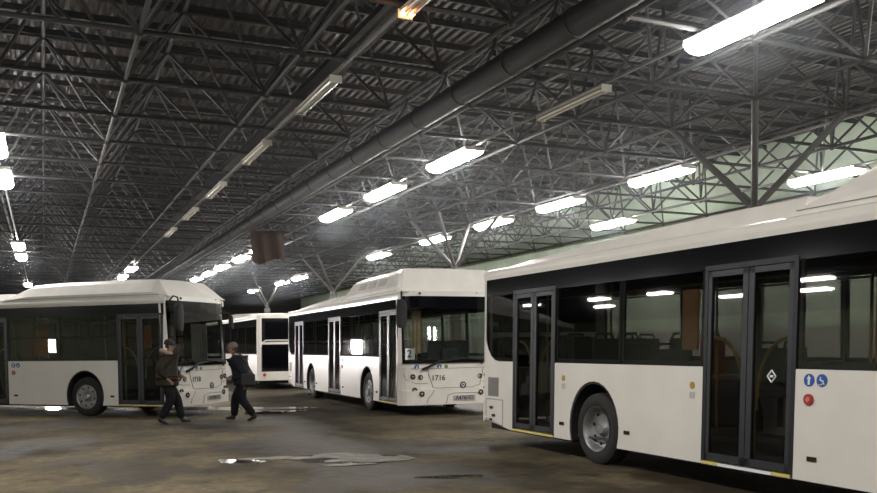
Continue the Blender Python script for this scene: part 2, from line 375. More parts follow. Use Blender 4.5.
    # ---- glass bands
    def window(ua, ub, side, z0=ZW, z1=DT, bar=False, rnd=False):
        w0, w1 = (.012, .020) if side == 0 else (WID - .020, WID - .012)
        g = mb()
        if rnd:
            g.prism([(ua, z1), (ua, z0), (ub - .45, z0)] + [(ub - .45 + .45 * math.sin(t), z0 + .5 - .5 * math.cos(t)) for t in (.3, .6, .9, 1.2, PI / 2)] + [(ub, z1)], w0, w1)
        else: g.box((ua, w0, z0), (ub, w1, z1))
        win = g.build('side_window', 'glass', root)
        f = mb(); a0, a1 = (.016, .05) if side == 0 else (WID - .05, WID - .016)
        e = .045
        f.box((ua, a0, z0), (ua + e, a1, z1)); f.box((ub - e, a0, z0), (ub, a1, z1)); f.box((ua, a0, z0), (ub, a1, z0 + .06)); 
        if bar: f.box((ua, a0, 1.93), (ub, a1, 1.97)); f.box(((ua + ub) / 2 - .02, a0, 1.95), ((ua + ub) / 2 + .02, a1, z1))
        f.build('window_frame', 'rubber', win)
    bars = 'bars' in opts
    for ua, ub in ((D1[1] + .02, 3.32), (3.34, D2[0] - .01)): window(ua, ub, 0, bar=bars)
    for ua, ub in ((D2[1] + .01, 7.86), (7.88, D3[0] - .01)): window(ua, ub, 0, bar=False)
    window(D3[1] + .01, LEN - .15, 0, rnd=True)
    for ua, ub in ((.32, 1.7), (1.72, 3.32), (3.34, 4.98), (5.0, 6.5), (6.52, 7.96), (7.98, 9.5), (9.52, 11.6)): window(ua, ub, 1, bar=bars and ub < 7)
    h = mb(); h.box((.27, .004, DT), (LEN - .13, .04, ZB + .01)); h.box((D3[1] + .3, .022, ZW), (LEN - .12, .04, 1.5)); h.build('window_header', 'black', root)
    h = mb(); h.box((.27, WID - .04, DT), (LEN - .13, WID - .004, ZB + .01)); h.build('window_header', 'black', root)
    # ---- windscreen
    ws_ = [.06, .09, .15, .25, .5, .9, 1.25, 1.6, 2.0, 2.25, 2.35, 2.41, 2.44]
    g = mb(); g.slab([[(FU(w, z) + .004, w, z) for w in ws_] for z in (1.30, 1.8, 2.3, 2.50)], (.012, 0, 0)); ws = g.build('windscreen', 'wind', root)
    g = mb(); g.slab([[(FU(w, z) + .002, w, z) for w in ws_] for z in (1.215, 1.30)], (.02, 0, 0)); g.slab([[(FU(w, z) + .002, w, z) for w in ws_] for z in (2.50, 2.60, 2.78)], (.02, 0, 0))
    for a, c in ((.062, .10), (2.40, 2.438)): g.slab([[(FU(w, z) + .001, w, z) for w in (a, c)] for z in (1.25, 1.8, 2.3, 2.6)], (.02, 0, 0))
    g.build('windscreen_surround', 'black', root)
    g = mb(); g.tube([(FU(.5, 1.1) - .03, .52, 1.08), (FU(.7, 1.2) - .05, .68, 1.15), (FU(.9, 1.3) - .04, .92, 1.26), (FU(1.6, 1.35) - .02, 1.65, 1.33)], [.034, .032, .026, .012], 6)
    g.tube([(FU(1.9, 1.2) - .03, 2.02, 1.20), (FU(2., 1.3) - .03, 2.15, 1.27), (FU(1.9, 1.35) - .03, 1.25, 1.36)], [.025, .016, .012], 6); g.build('wiper', 'rubber', root)
    # ---- front details
    seam = mb()
    def fp(w, z, o=.004): return (FU(w, z) - o, w, z)
    seam.tube([fp(.66, 1.10), fp(.70, .93), fp(.80, .66), fp(.9, .645)] + [fp(w, .645) for w in (1.25, 1.6, 1.8)] + [fp(2.0, .70), fp(1.0 + .85, .66)][:1] + [fp(2.08, .95), fp(2.1, 1.08)], .008, 5)
    seam.tube([fp(.10, 1.02), fp(.16, .84), fp(.40, .76), fp(.66, .76)], .007, 5); seam.tube([fp(2.4, 1.02), fp(2.34, .84), fp(2.1, .76)], .007, 5)
    seam.tube([fp(w, 1.10) for w in (.1, .3, .66, 1.25, 1.8, 2.2, 2.4)], .006, 5)
    seam.tube([fp(.62, .30, .034), fp(.66, .42, .034), fp(.76, .52, .034), fp(.80, .60, .034)], .007, 5)
    seam.tube([fp(1.1, .28, .036), fp(1.15, .48, .036), fp(1.3, .52, .036), fp(1.9, .52, .036), fp(2.0, .45, .036)], .007, 5)
    seam.build('panel_seam', 'grille', root)
    for w, z, r in ((.31, .92, .062), (.49, .90, .060), (.34, .61, .062), (.50, .52, .066), (2.19, .92, .062), (2.01, .90, .060), (2.16, .61, .062), (2.0, .52, .066)):
        off = .034 if z < .7 else .0
        g = mb(); g.lathe([(r, .02), (r, -.012), (r - .014, -.016), (r - .02, .0), (.001, .0)], (FU(w, z) - off, w, z), 'x', 18)
        hl = g.build('headlamp', 'lamp', root)
        g = mb(); g.lathe([(r * .45, .01), (r * .4, -.006), (.001, -.014)], (FU(w, z) - off - .002, w, z), 'x', 12); g.build('lamp_lens', 'lamp2', hl)
    for w, col in ((.40, 'blue'), (.96, 'blue'), (1.13, 'green')):
        g = mb(); r = .055 if col == 'blue' else .045; g.lathe([(r, .01), (r, -.006)], (FU(w, 1.14) - .0, w, 1.14), 'x', 18); st = g.build('sticker', col, root)
        if col == 'blue':
            g = mb(); g.box((FU(w, 1.14) - .009, w - .012, 1.10), (FU(w, 1.14) - .005, w + .012, 1.165)); g.box((FU(w, 1.14) - .009, w - .028, 1.10), (FU(w, 1.14) - .005, w + .026, 1.118)); g.build('pictogram', 'wht', st)
    g = mb(); g.lathe([(.080, .01), (.080, -.010), (.056, -.014), (.052, -.004), (.001, -.004)], (FU(1.56, .70) - .002, 1.56, .70), 'x', 22); em = g.build('emblem', 'text', root); g = mb(); g.lathe([(.050, .0), (.050, -.010)], (FU(1.56, .70) - .0, 1.56, .70), 'x', 18); g.build('emblem_face', 'wht', em)
    g = mb(); g.box((FU(1.56, .7) - .012, 1.515, .690), (FU(1.56, .7) - .004, 1.60, .708)); g.tube([(FU(1.56, .7) - .012, 1.53, .66), (FU(1.56, .7) - .012, 1.555, .74), (FU(1.56, .7) - .012, 1.59, .66)], .009, 5); g.build('emblem_mark', 'text', em)
    fx = LEN / 2
    g = mb(); pz = .40; pu = FU(1.56, .4) - .045; g.box((pu, 1.28, pz - .062), (pu + .02, 1.84, pz + .062)); pl = g.build('number_plate', 'plate', root)
    if number:
        kk = 1 - .016 * .6
        text_mesh('fleet_number', number, .175, 'text', root, (fx - FU(.93, .9) + .005, (.93 - 1.25) * kk, .875), (0, 1, 0), (0, 0, 1))
        text_mesh('plate_lettering', 'А476НО' if number == '1716' else 'А478НО', .125, 'text', pl, (fx - pu + .003, (1.56 - 1.25), pz), (0, 1, 0), (0, 0, 1))
    # ---- side details (kerb side)
    for u in (4.79, 7.70, 9.22, 1.78):
        g = mb(); g.box((u - .055, -.012, .48), (u + .055, .01, .525)); g.build('side_marker', 'marker', root)
    g = mb(); g.box((11.13, -.004, .79), (11.49, .01, 1.10)); gr = g.build('vent_panel', 'grille', root)
    g = mb()
    for k in range(9): g.box((11.15, -.010, .81 + k * .031), (11.47, -.003, .822 + k * .031))
    g.build('vent_slats', 'greyp', gr)
    g = mb()
    for a, c in (((10.98, .74), (11.56, .74)), ((11.56, .74), (11.56, .44)), ((10.98, .74), (10.98, .32)), ((10.98, .32), (11.56, .42))): g.tube([(a[0], -.002, a[1]), (c[0], -.002, c[1])], .006, 5)
    hp = g.build('side_hatch', 'grille', root)
    for a, z in ((11.32, .585), (11.24, .455), (11.33, .38)): g = mb(); g.box((a, -.015, z), (a + .10, .0, z + .04)); g.build('hatch_latch', 'text', hp)
    # stickers by the middle door
    for u, z in ((4.85, 1.262), (4.70, 1.262)):
        g = disc_side(u, z, .062); st = g.build('sticker', 'blue', root)
        g = mb()
        if u > 4.8:
            g.prism([(u - .012, z - .045), (u + .012, z - .045), (u + .012, z + .012), (u + .026, z + .012), (u, z + .048), (u - .026, z + .012), (u - .012, z + .012)], -.0095, -.005)
        else:
            g.tube([(u + .014, -.008, z + .035), (u + .01, -.008, z + .0), (u - .018, -.008, z - .002), (u - .03, -.008, z - .04)], .006, 5)
            g.tube([(u + .016 - .0 + .026 * math.cos(t), -.008, z - .018 + .026 * math.sin(t)) for t in [k * PI / 8 for k in range(3, 15)]], .005, 5)
        g.build('pictogram', 'wht', st)
    g = disc_side(4.845, 1.075, .055, .02); bt = g.build('door_button', 'red', root)
    g = mb(); g.lathe([(.026, .0), (.026, -.026)], (4.845, 0, 1.075), 'y', 16); g.build('button_centre', 'pinkc', bt)
    for u in (9.19, 6.50):
        g = mb(); g.lathe([(.042, 0.), (.042, -.006)], (u, 0, 1.15), 'y', 16); o_ = g.build('sticker', 'oval', root)
        g = mb(); g.box((u - .04, -.005, 1.0), (u + .04, .0, 1.075)); g.build('sticker', 'inter', root)
    if 'diamond' in opts:
        g = mb(); u, z, r = 5.34, 1.285, .062; w = -.002
        P = [(u, z + r), (u - r * .9, z), (u, z - r), (u + r * .9, z)]
        for i in range(4): a, c = P[i], P[(i + 1) % 4]; g.tube([(a[0], w + .016, a[1]), (c[0], w + .016, c[1])], .008, 5)
        g.box((u - .02, .010, z - .012), (u + .02, .018, z + .012)); dm = g.build('sticker', 'wht', root)
    # ---- doors
    rl = 'yellow' if 'diamond' in opts else 'yellowrail'
    make_door(root, *D1, True, rails='yellowrail'); make_door(root, *D2, 'mixed' if 'diamond' in opts else None, rails=rl); make_door(root, *D3, True if 'diamond' in opts else None, rails=rl)
    # ---- wheels and underbody
    for uc, dual in ((FAX, 0), (RAX, 1)):
        for s in (0, 1): make_wheel(root, uc, s, dual)
    g = mb()
    for w0, w1 in ((.012, .36), (WID - .36, WID - .012)):
        for uc in (FAX, RAX):
            g = mb(); A = arch(uc, .28); B = [(uc + (a - uc) * 1.05, .5 + (z - .5) * 1.05 if z > .5 else z) for a, z in A]
            g.prism([(uc + (a - uc) * .94, z if z < .5 else .5 + (z - .5) * .95) for a, z in A] + B[::-1], w0, w1); g.build('wheel_arch_liner', 'rubber', root)
    g = mb()
    for a, c in ((.35, FAX - .62), (FAX + .62, RAX - .62), (RAX + .62, LEN - .2)): g.box((a, .10, .24), (c, 2.40, .33))
    for uc in (FAX, RAX): g.box((uc - .62, .42, .30), (uc + .62, 2.08, .48)); g.tube([(uc, .3, .485), (uc, 2.2, .485)], .09, 8)
    g.build('underframe', 'under', root)
    # ---- interior
    g = mb(); g.box((.4, .10, .335), (LEN - .3, 2.40, .36))
    for uc in (FAX, RAX):
        for w0, w1 in ((.05, .55), (1.95, 2.45)): g.box((uc - .68, w0, 1.135), (uc + .68, w1, 1.17)); g.box((uc - .68, w0 if w0 > 1 else w1 - .03, .36), (uc + .68, w0 + .03 if w0 > 1 else w1, 1.15))
    g.build('cabin_floor', 'ifloor', root)
    g = mb(); g.box((.5, .12, 2.72), (LEN - .3, 2.38, 2.74)); g.build('cabin_ceiling', 'inter', root)
    sp = seat_mesh()
    spots = [(1.9 + 2.0, .30, .36), (4.6, .30, .36), (3.2, 2.2, .36), (3.95, 2.2, .36), (3.95, 1.78, .36), (4.7, 2.2, .36), (4.7, 1.78, .36), (6.9, 2.2, .55), (6.9, 1.78, .55), (7.6, .3, .55), (7.6, .72, .55), (8.4, .3, .7), (8.4, .72, .7), (8.4, 2.2, .7), (9.1, .3, .7), (9.1, 2.2, .7), (9.9, 2.2, .7), (9.9, 1.78, .7), (11.2, 1.5, .7), (11.2, .95, .7)]
    if 'noint' not in opts:
        for u, w, z in spots:
            o = sp.copy(); C.objects.link(o); o.parent = root; o.location = T(u, w, z)
        for u, w in ((1.75, .45), (4.9, .9), (6.45, .9), (6.45, 1.65), (9.3, .9), (7.9, 1.65), (3.4, 1.7), (10.75, .7)):
            g = mb(); g.tube([(u, w, .36), (u, w, 2.72)], .017, 7); g.build('grab_pole', rl, root)
        g = mb(); 
        for w in (.7, 1.8): g.tube([(1.8, w, 2.35), (11.2, w, 2.35)], .015, 6)
        g.build('overhead_rail', rl, root)
        g = mb(); g.box((1.55, 1.30, .36), (1.60, 2.42, 1.75)); g.box((.7, 1.28, .36), (1.58, 1.32, 1.25)); g.build('driver_partition', 'seat', root)
        g = mb(); g.box((.28, .35, 1.02), (.62, 2.3, 1.12)); g.box((.35, .5, .4), (.45, 2.2, 1.05)); g.box((.40, 1.6, 1.10), (.65, 2.1, 1.22)); g.build('dashboard', 'seat', root, .02)
        g = mb(); cc = Vector((.80, 1.85, 1.22)); ax1 = Vector((.75, 0, .55)).normalized(); ax2 = Vector((0, 1, 0))
        ring = [cc + (ax1 * math.cos(t) + ax2 * math.sin(t)) * .22 for t in [k * PI / 10 for k in range(21)]]
        g.tube(ring, .016, 6, False); g.tube([cc + ax1 * .21, cc - ax1 * .21], .014, 6); g.tube([cc + ax2 * .21, cc - ax2 * .21], .014, 6); g.tube([cc, (.55, 1.85, .95)], .03, 6); g.build('steering_wheel', 'rubber', root)
        g = mb(); g.box((1.05, 1.62, .75), (1.45, 2.08, .87)); g.box((1.42, 1.62, .85), (1.52, 2.08, 1.55)); g.box((1.44, 1.72, 1.55), (1.5, 1.98, 1.75)); g.box((1.15, 1.75, .36), (1.35, 1.95, .78)); g.build('driver_seat', 'seat', root, .03)
        for u, w, z0, z1, dx in ((6.62, .16, 1.55, 2.25, .26), (5.10, 1.45, 1.4, 2.2, .18)) + (((3.31, 2.33, 1.70, 2.38, .24), (2.43, 2.33, 1.66, 2.26, .46), (6.0, 2.33, 1.45, 2.2, .45)) if 'bars' in opts else ()): g = mb(); g.box((u, w, z0), (u + dx, w + .03, z1)); g.build('partition_panel', 'tan', root)
        g = mb(); g.box((LEN - .8, .12, .7), (LEN - .2, 2.38, 1.25)); g.build('engine_cover', 'inter', root)
    # ---- mirrors
    if 'noint' not in opts:
        g = mb(); g.tube([(.18, .06, 2.70), (-.05, -.02, 2.86), (-.22, -.10, 2.82), (-.26, -.10, 2.66)], .02, 7); mi = g.build('mirror_arm', 'rubber', root)
        g = mb(); g.slab([[( -.30 - .03 * math.cos(t * 1.4), -.10 + .13 * t * k, 2.36 + dz) for t in (-1, -.5, 0, .5, 1)] for dz, k in ((-.33, .45), (-.26, .85), (-.1, 1), (.12, 1), (.25, .8), (.31, .45))], (.10, 0, 0)); mr = g.build('mirror', 'rubber', root, .02)
        g = mb(); g.tube([(.22, 2.44, 2.55), (.10, 2.55, 2.52), (.06, 2.60, 2.45)], .016, 7); g.build('mirror_arm', 'rubber', root)
        g = mb(); g.slab([[(.04 - .02 * math.cos(t * 1.4), 2.60 + .07 * t * k, 2.30 + dz) for t in (-1, -.5, 0, .5, 1)] for dz, k in ((-.18, .6), (-.14, 1), (.12, 1), (.17, .6))], (.07, 0, 0)); g.build('mirror', 'rubber', root, .015)
    # ---- roof fairing over the gas cylinders
    if 'nofair' not in opts:
        g = mb()
        ut, zt_, it = (.34, 3.42, .08) if 'pod' in opts else (.62, 3.30, .20)
        st = [(.14, 2.87, .02, 2.87), ((ut + .14) / 2, (zt_ + 2.87) / 2, it * .5, 2.87), (ut, zt_ - .01, it, 2.87), (1.2, zt_, .18, 2.87), (3.4, zt_, .18, 2.87), (4.35, zt_ - .03, .18, 2.87), (4.75, 3.10, .12, 2.87), (5.26, 2.89, .06, 2.86)]
        rows = []
        for u, zt, ins, zb in st:
            h = zt - 2.87
            rows.append([(u, .03, 2.86), (u, .03, 2.88 + h * .22), (u, .03 + ins * .8, 2.87 + h * .80), (u, .06 + ins * 1.5, zt), (u, 1.25, zt + .02), (u, 2.44 - ins * 1.0, zt), (u, 2.47 - ins * .8, 2.87 + h * .80), (u, 2.47, 2.88 + h * .22), (u, 2.47, 2.86)])
        g.grid(rows, False); k0 = [rows[0][i] for i in range(9)]
        fr = g.build('roof_fairing', 'roofwhite', root)
        g = mb()
        for u in ((1.35, 2.15, 2.95) if 'pod' in opts else ()):
            for k in range(3): g.box((u, .06 + k * .025, 3.10 + k * .055), (u + .55, .10 + k * .03, 3.13 + k * .055))
        if g.v: g.build('fairing_louvre', 'inter', fr)
        g = mb(); g.box((.4, .022, 2.905), (5.1, .04, 2.915)); g.build('fairing_seam', 'grille', fr)
        g = mb(); g.lathe([(.03, 0), (.03, -.02), (.001, -.03)], (FU(.5, 2.84) - .0, .50, 2.83), 'x', 10); g.build('marker_lamp', 'text', root)
        g = mb(); g.lathe([(.02, 0), (.02, -.02), (.001, -.03)], (FU(2., 2.84) - .0, 2.0, 2.86), 'x', 10); g.build('marker_lamp', 'inter', root)
    g = mb(); g.slab([[(u, w, z) for w, z in ((.16, 2.87), (.30, zt), (1.25, zt + .02), (2.20, zt), (2.34, 2.87))] for u, zt in ((5.15, 2.92), (5.2, 3.08), (6.6, 3.08), (8.5, 3.03), (10.6, 2.96), (11.2, 2.92))], (0, 0, -.02)); g.build('roof_hump', 'roofwhite', root)
    if 'pod' in opts:
        g = mb(); g.lathe([(.11, 0), (.10, .10), (.06, .16), (.001, .17)], (5.75, .55, 3.05), 'z', 16); g.build('roof_beacon', 'orange', root)
    return root

bus_r = make_bus('city_bus', 6.6486, 1.1775, -.0043, 'closest white city bus filling the right of the picture, seen from its door side', None, ('diamond',))
bus_m = make_bus('city_bus', 7.3572, 18.1226, -.0379, 'white city bus numbered 1716 facing forward with a 2 card in its windscreen', '1716', ('pod',))
bus_l = make_bus('city_bus', 2.7177, 20.8286, .7935, 'white city bus turned across the hall, person in padded jacket at its front door', '1718', ('bars',))
bus_f = make_bus('city_bus', 7.35 + 2.5, 32.6 + 11.75, PI, 'farthest white bus, end-on between the other parked buses', None, ('noint', 'nofair'))
# things lying or hanging in the windscreens
def in_bus(bus, name, build, m, label, cat):
    o = build.build(name, m, None); o.location = bus.location; o.rotation_euler = bus.rotation_euler; return tag(o, label, cat)
g = mb(); g.box((FU(.25, 1.4) + .03, .13, 1.31), (FU(.25, 1.4) + .036, .37, 1.57))
card = in_bus(bus_m, 'route_card', g, 'wht', 'white card with a black 2 inside the windscreen of bus 1716', 'sign')
text_mesh('card_digit', '2', .24, 'text', card, (LEN / 2 - FU(.25, 1.4) - .028, (.25 - 1.25), 1.44), (0, 1, 0), (0, 0, 1))
def curtain(w0, w1, z0, z1, u, n=24, amp=.02):
    g = mb(); g.slab([[(u + amp * math.sin(i * 1.6), w0 + (w1 - w0) * i / n, z) for i in range(n + 1)] for z in (z0, z1)], (.006, 0, 0)); return g
in_bus(bus_m, 'curtain', curtain(.42, .68, 1.45, 2.45, .48, 10), 'curtain', 'narrow beige curtain hanging inside the windscreen of bus 1716', 'curtain')
in_bus(bus_l, 'curtain', curtain(1.60, 2.30, 1.35, 2.25, .62), 'gcurtain', 'grey-brown pleated curtain inside the windscreen of the bus turned across the hall', 'curtain')

# ------------------------------------------------------------------ the hall
def struct(name, b, m): o = b.build(name, m); o['kind'] = 'structure'; return o
XL, XR, YB, YF, ZT = -46., 28.2, -9., 101., 10.0
b = MB(); b.box((XL - .3, YB - .3, -.3), (XR + .3, YF + .3, 0)); struct('floor', b, 'floor')
b = MB(); b.box((XR, YB, 0), (XR + .3, YF, ZT)); struct('wall_right', b, 'wallR')
b = MB(); b.box((XL - .3, YB, 0), (XL, YF, ZT)); struct('wall_left', b, 'wallL')
b = MB(); b.box((XL - .3, YF, 0), (XR + .3, YF + .3, ZT)); struct('wall_far', b, 'wallF')
b = MB(); b.box((XL - .3, YB - .3, 0), (XR + .3, YB, ZT)); struct('wall_back', b, 'wallL')
# ribbed deck: trapezoid profile running along the hall, on cross purlins
b = MB(); per = .26; prof = []
x = XL
while x < XR: prof += [(x, ZT), (x + .09, ZT), (x + .13, ZT - .085), (x + .22, ZT - .085)]; x += per
prof.append((XR, ZT)); b.grid([[(x, YB, z) for x, z in prof], [(x, YF, z) for x, z in prof]], False)
b.box((XL - .3, YB - .3, ZT + .05), (XR + .3, YF + .3, ZT + .3)); struct('ceiling', b, 'deck')
y = YB + .9; k = 1
purl = empty('roof_purlin_set', ((XL + XR) / 2, YB, ZT)); tag(purl, 'dark cross purlins carrying the ribbed roof deck', 'purlins', kind='structure')
while y < YF:
    b = MB(); b.box((XL, y - .03 - YB, ZT - .25 - ZT), (XR, y + .03 - YB, -.09)); b.v = [(p[0] - (XL + XR) / 2, p[1], p[2]) for p in b.v]; b.build('purlin', 'steel', purl); y += 1.5

def space_frame(name, xs, ys, label, zb=7.35, zt=9.47, rc=.05, rb=.040):
    root = empty(name, ((xs[0] + xs[-1]) / 2, ys[0], 0)); tag(root, label, 'roof truss', kind='structure'); ox, oy = root.location.x, root.location.y
    sh = lambda b: setattr(b, 'v', [(p[0] - ox, p[1] - oy, p[2]) for p in b.v])
    def chord(nm, a, c, nodes, z, r):
        b = MB(); b.tube([a, c], r, 6)
        for p in nodes: b.tube([(p[0], p[1], z - .09), (p[0], p[1], z - .05), (p[0], p[1], z + .05), (p[0], p[1], z + .09)], [.04, .085, .085, .04], 7)
        sh(b); b.build(nm, 'steel', root)
    xt = [(a + c) / 2 for a, c in zip(xs, xs[1:])]; yt = [(a + c) / 2 for a, c in zip(ys, ys[1:])]
    for x in xs: chord('bottom_chord', (x, ys[0], zb), (x, ys[-1], zb), [(x, y) for y in ys], zb, rc)
    for y in ys: chord('cross_bottom_chord', (xs[0], y, zb), (xs[-1], y, zb), [], zb, rc)
    for x in xt: chord('top_chord', (x, yt[0], zt), (x, yt[-1], zt), [(x, y) for y in yt], zt, rc)
    for y in yt: chord('cross_top_chord', (xt[0], y, zt), (xt[-1], y, zt), [], zt, rc)
    br = []
    for x in xt:
        for y in yt:
            for dx in (-1.5, 1.5):
                for dy in (-1.5, 1.5): br.append(((x, y, zt), (x + dx, y + dy, zb)))
    def seen(s):
        (x, y, z) = [(a + c) / 2 for a, c in zip(*s)]; d = fwd.x * x + fwd.y * y; r = rgt.x * x + rgt.y * y
        if d < 1 or abs(r / d) > .52: return 1e6
        if (z - CAM_H) / d > .49: return 1e6
        return d
    br.sort(key=seen)
    for s in br[:100]:
        b = MB(); b.tube(s, rb, 6); sh(b); b.build('brace', 'brace', root)
    b = MB()
    for s in br[100:]: b.tube(s, rb, 5)
    sh(b); tag(b.build('distant_bracing', 'brace', root), kind='stuff')
    b = MB()
    for x in xt:
        for y in yt: b.tube([(x, y, zt + .05), (x, y, ZT - .24)], .04, 5)
    sh(b); tag(b.build('purlin_stub', 'steel', root), kind='stuff')
    return root
ysE = [15.7 + 3 * k for k in range(-7, 29)]
space_frame('roof_space_frame', [9.5 + 3 * k for k in range(7)], ysE, 'steel tube space frame roof above the column row and green wall')
ysW = [25.7 + 3 * k for k in range(-10, 26)]
space_frame('roof_space_frame', [1.8 + 3 * k for k in range(-5, 3)], ysW, 'steel tube space frame roof over the left half of the hall')

for i, (yc, lab) in enumerate(((17.2, 'nearest steel column with inverted pyramid head, above the closest bus'), (35.2, 'middle steel column with pyramid head behind bus 1716'), (53.2, 'farther column with pyramid head rising above the rear roof of bus 1716'), (71.2, 'farthest column of the row, deep in the hall'))):
    root = empty('column', (17, yc, 0)); tag(root, lab, 'column', 'columns along the right side')
    b = MB(); b.box((-.2, -.2, 0), (.2, .2, 4.85)); b.box((-.35, -.35, 0), (.35, .35, .12)); b.build('post', 'concrete', root, .02)
    b = MB(); b.tube([(0, 0, 4.85), (0, 0, 5.0), (0, 0, 5.20), (0, 0, 5.30)], [.14, .17, .15, .08], 10); b.build('node_joint', 'steelcap', root)
    for dx in (-1.5, 1.5):
        for dy in (-1.5, 1.5):
            b = MB(); b.tube([(dx * .04, dy * .04, 5.16), (dx, dy, 7.33)], .085, 8); b.build('strut', 'steelcap', root)

# duct and cable tray along the hall
b = MB(); b.tube([(9.1, YB + .05, 7.5), (9.1, YF - .05, 7.5)], .27, 16)
y = YB + 1
while y < YF - 1: b.tube([(9.1, y - .03, 7.5), (9.1, y + .03, 7.5)], .29, 16); y += 2.4
tag(b.build('ventilation_duct', 'duct'), 'long round grey ventilation duct hung under the roof frame', 'duct')
b = MB()
b.box((5.78, YB + .05, 7.36), (6.22, YF - .05, 7.40)); b.box((5.76, YB + .05, 7.36), (5.79, YF - .05, 7.48)); b.box((6.21, YB + .05, 7.36), (6.24, YF - .05, 7.48)); b.v = [(p[0] - .3, p[1], p[2]) for p in b.v]
tag(b.build('cable_tray', 'duct'), 'dark steel cable tray running above the row of unlit lamps', 'cable tray')

# ------------------------------------------------------------------ lamps
ROWX = dict(Z=-1.0, D=5.7, A=11.3, B=18.8, C=24.1)
ROWX.update(K=-31.5, L=-37.7)
names_ = dict(K='far-left', L='farthest-left', Z='leftmost', D='second', A='middle', B='fourth', C='wall-side')
for r, X in ROWX.items():
    y0, y1 = (-8.5, 95)
    b = MB(); b.box((X - .03, y0, 7.24), (X + .03, y1, 7.29)); tag(b.build('lamp_rail', 'rail'), 'thin conduit rail carrying the %s row of lamps counted from the left' % names_[r], 'rail')
def make_lamp(state):
    root = empty('hall_lamp'); Lh = 1.33
    b = MB()
    if state == 'lit':
        b.box((-.26, -Lh, 0), (.26, Lh, .06)); b.box((-.30, -Lh - .04, -.05), (.30, -Lh, .05)); b.box((-.30, Lh, -.05), (.30, Lh + .04, .05)); b.tube([(0, Lh, 0.02), (0, Lh + .22, .02)], .03, 6)
        b.build('lamp_housing', 'house', root)
        b = MB(); b.grid([[(x, y, z) for x, z in ((-.29, .0), (-.30, -.05), (-.24, -.13), (-.12, -.18), (0, -.19), (.12, -.18), (.24, -.13), (.30, -.05), (.29, .0))] for y in (-Lh, Lh)]); b.build('glare_diffuser', 'lit', root)  # lit fitting made wider than the unlit ones to imitate its glare
    else:
        b.box((-.10, -Lh, 0), (.10, Lh, .05)); b.box((-.13, -Lh - .03, -.10), (.13, -Lh, .05)); b.box((-.13, Lh, -.10), (.13, Lh + .03, .05)); b.box((-.02, -Lh, -.05), (.02, Lh, 0)); b.tube([(0, Lh, 0.0), (0, Lh + .12, .0)], .04, 8)
        b.build('lamp_housing', 'house', root)
        for x in (-.075, .075):
            b = MB(); b.tube([(x, -Lh, -.055), (x, Lh, -.055)], .028, 8); t = b.build('tube', 'dim' if state == 'dying' else 'tube', root)
            if state == 'dying':
                b = MB(); b.tube([(x, Lh - .16, -.055), (x, Lh - .03, -.055)], .034, 8); b.build('glowing_tube_end', 'glow', t)
    return root
protos = {}
def lamp(state, X, Y, label, group):
    if state not in protos: root = protos[state] = make_lamp(state)
    else:
        src = protos[state]; root = src.copy(); C.objects.link(root)
        for ch in list(src.children):
            c = ch.copy(); C.objects.link(c); c.parent = root
    root.location = (X, Y, 7.17); tag(root, label, 'lamp', group)
G_L = 'lit hall lamps'; G_U = 'unlit hall lamps'
def num(n): return ['nearest', 'second nearest', 'third nearest', 'fourth nearest', 'fifth nearest', 'sixth nearest', 'seventh nearest', 'eighth nearest', 'ninth nearest', 'tenth nearest'][n]
rows = [
 ('Z', 'lit', [26.0, 31.0, 50.6, 56.4, 80.2]), ('Z', 'lit_offscreen', [-5, 4, 12]), ('K', 'lit_offscreen', [17, 29, 40.9, 56.5, 65, 77]), ('L', 'lit_offscreen', [23, 35, 46.4, 54.9, 73]),
 ('D', 'dying', [12.25]), ('D', 'unlit', [18.7, 24.7, 31.0, 36.8, 42.9]), ('D', 'lit', [63.0, 70.0, 76]),
 ('A', 'lit', [11.6, 23.4, 29.1, 34.8, 48.6, 53.8, 60, 65, 70.7]), ('A', 'unlit', [17.1]), ('A', 'lit_offscreen', [-.5]),
 ('B', 'lit', [23.2, 29.3, 34.9, 41.3, 49.6, 67.5, 73, 84]), ('B', 'lit_offscreen', [11., 5.]),
 ('C', 'lit', [21.2, 33.1, ])]
for r, st, Ys in rows:
    for i, Y in enumerate(Ys):
        if st == 'lit_offscreen': lamp('lit', ROWX[r], Y, 'lit lamp of the %s row, overhead beyond the edge of the picture' % names_[r], 'lit lamps overhead'); continue  # out of view; those near the camera are added to light the foreground
        if st == 'dying': lab = 'failing lamp with glowing orange tube ends at the top edge of the picture'
        elif st == 'unlit': lab = '%s unlit twin-tube lamp in the %s lamp row from the left' % (num(i), names_[r]) if len(Ys) > 1 else 'unlit twin-tube lamp hanging between the two nearest lit lamps of the middle row'
        else: lab = '%s lit white lamp in the %s lamp row from the left' % (num(i), names_[r])
        if r == 'C' and st == 'lit': lab = '%s lit white lamp close to the green wall' % num(i)
        lamp(st, ROWX[r], Y, lab, G_L if st == 'lit' else G_U)

# brown tarpaulin sagging under the frame
b = MB(); n = 16
b.slab([[(9.45 + 1.7 * i / n, 42.6 + .12 * math.sin(i * .9 + z), 7.32 + z + .10 * math.sin(i * .4) * z) for i in range(n + 1)] for z in (0, -.3, -.7, -1.1, -1.45)], (0, .012, 0)); tag(b.build('tarpaulin', 'tarp'), 'brown tarpaulin sheet hanging from the roof frame beside the middle lamp row', 'tarpaulin')

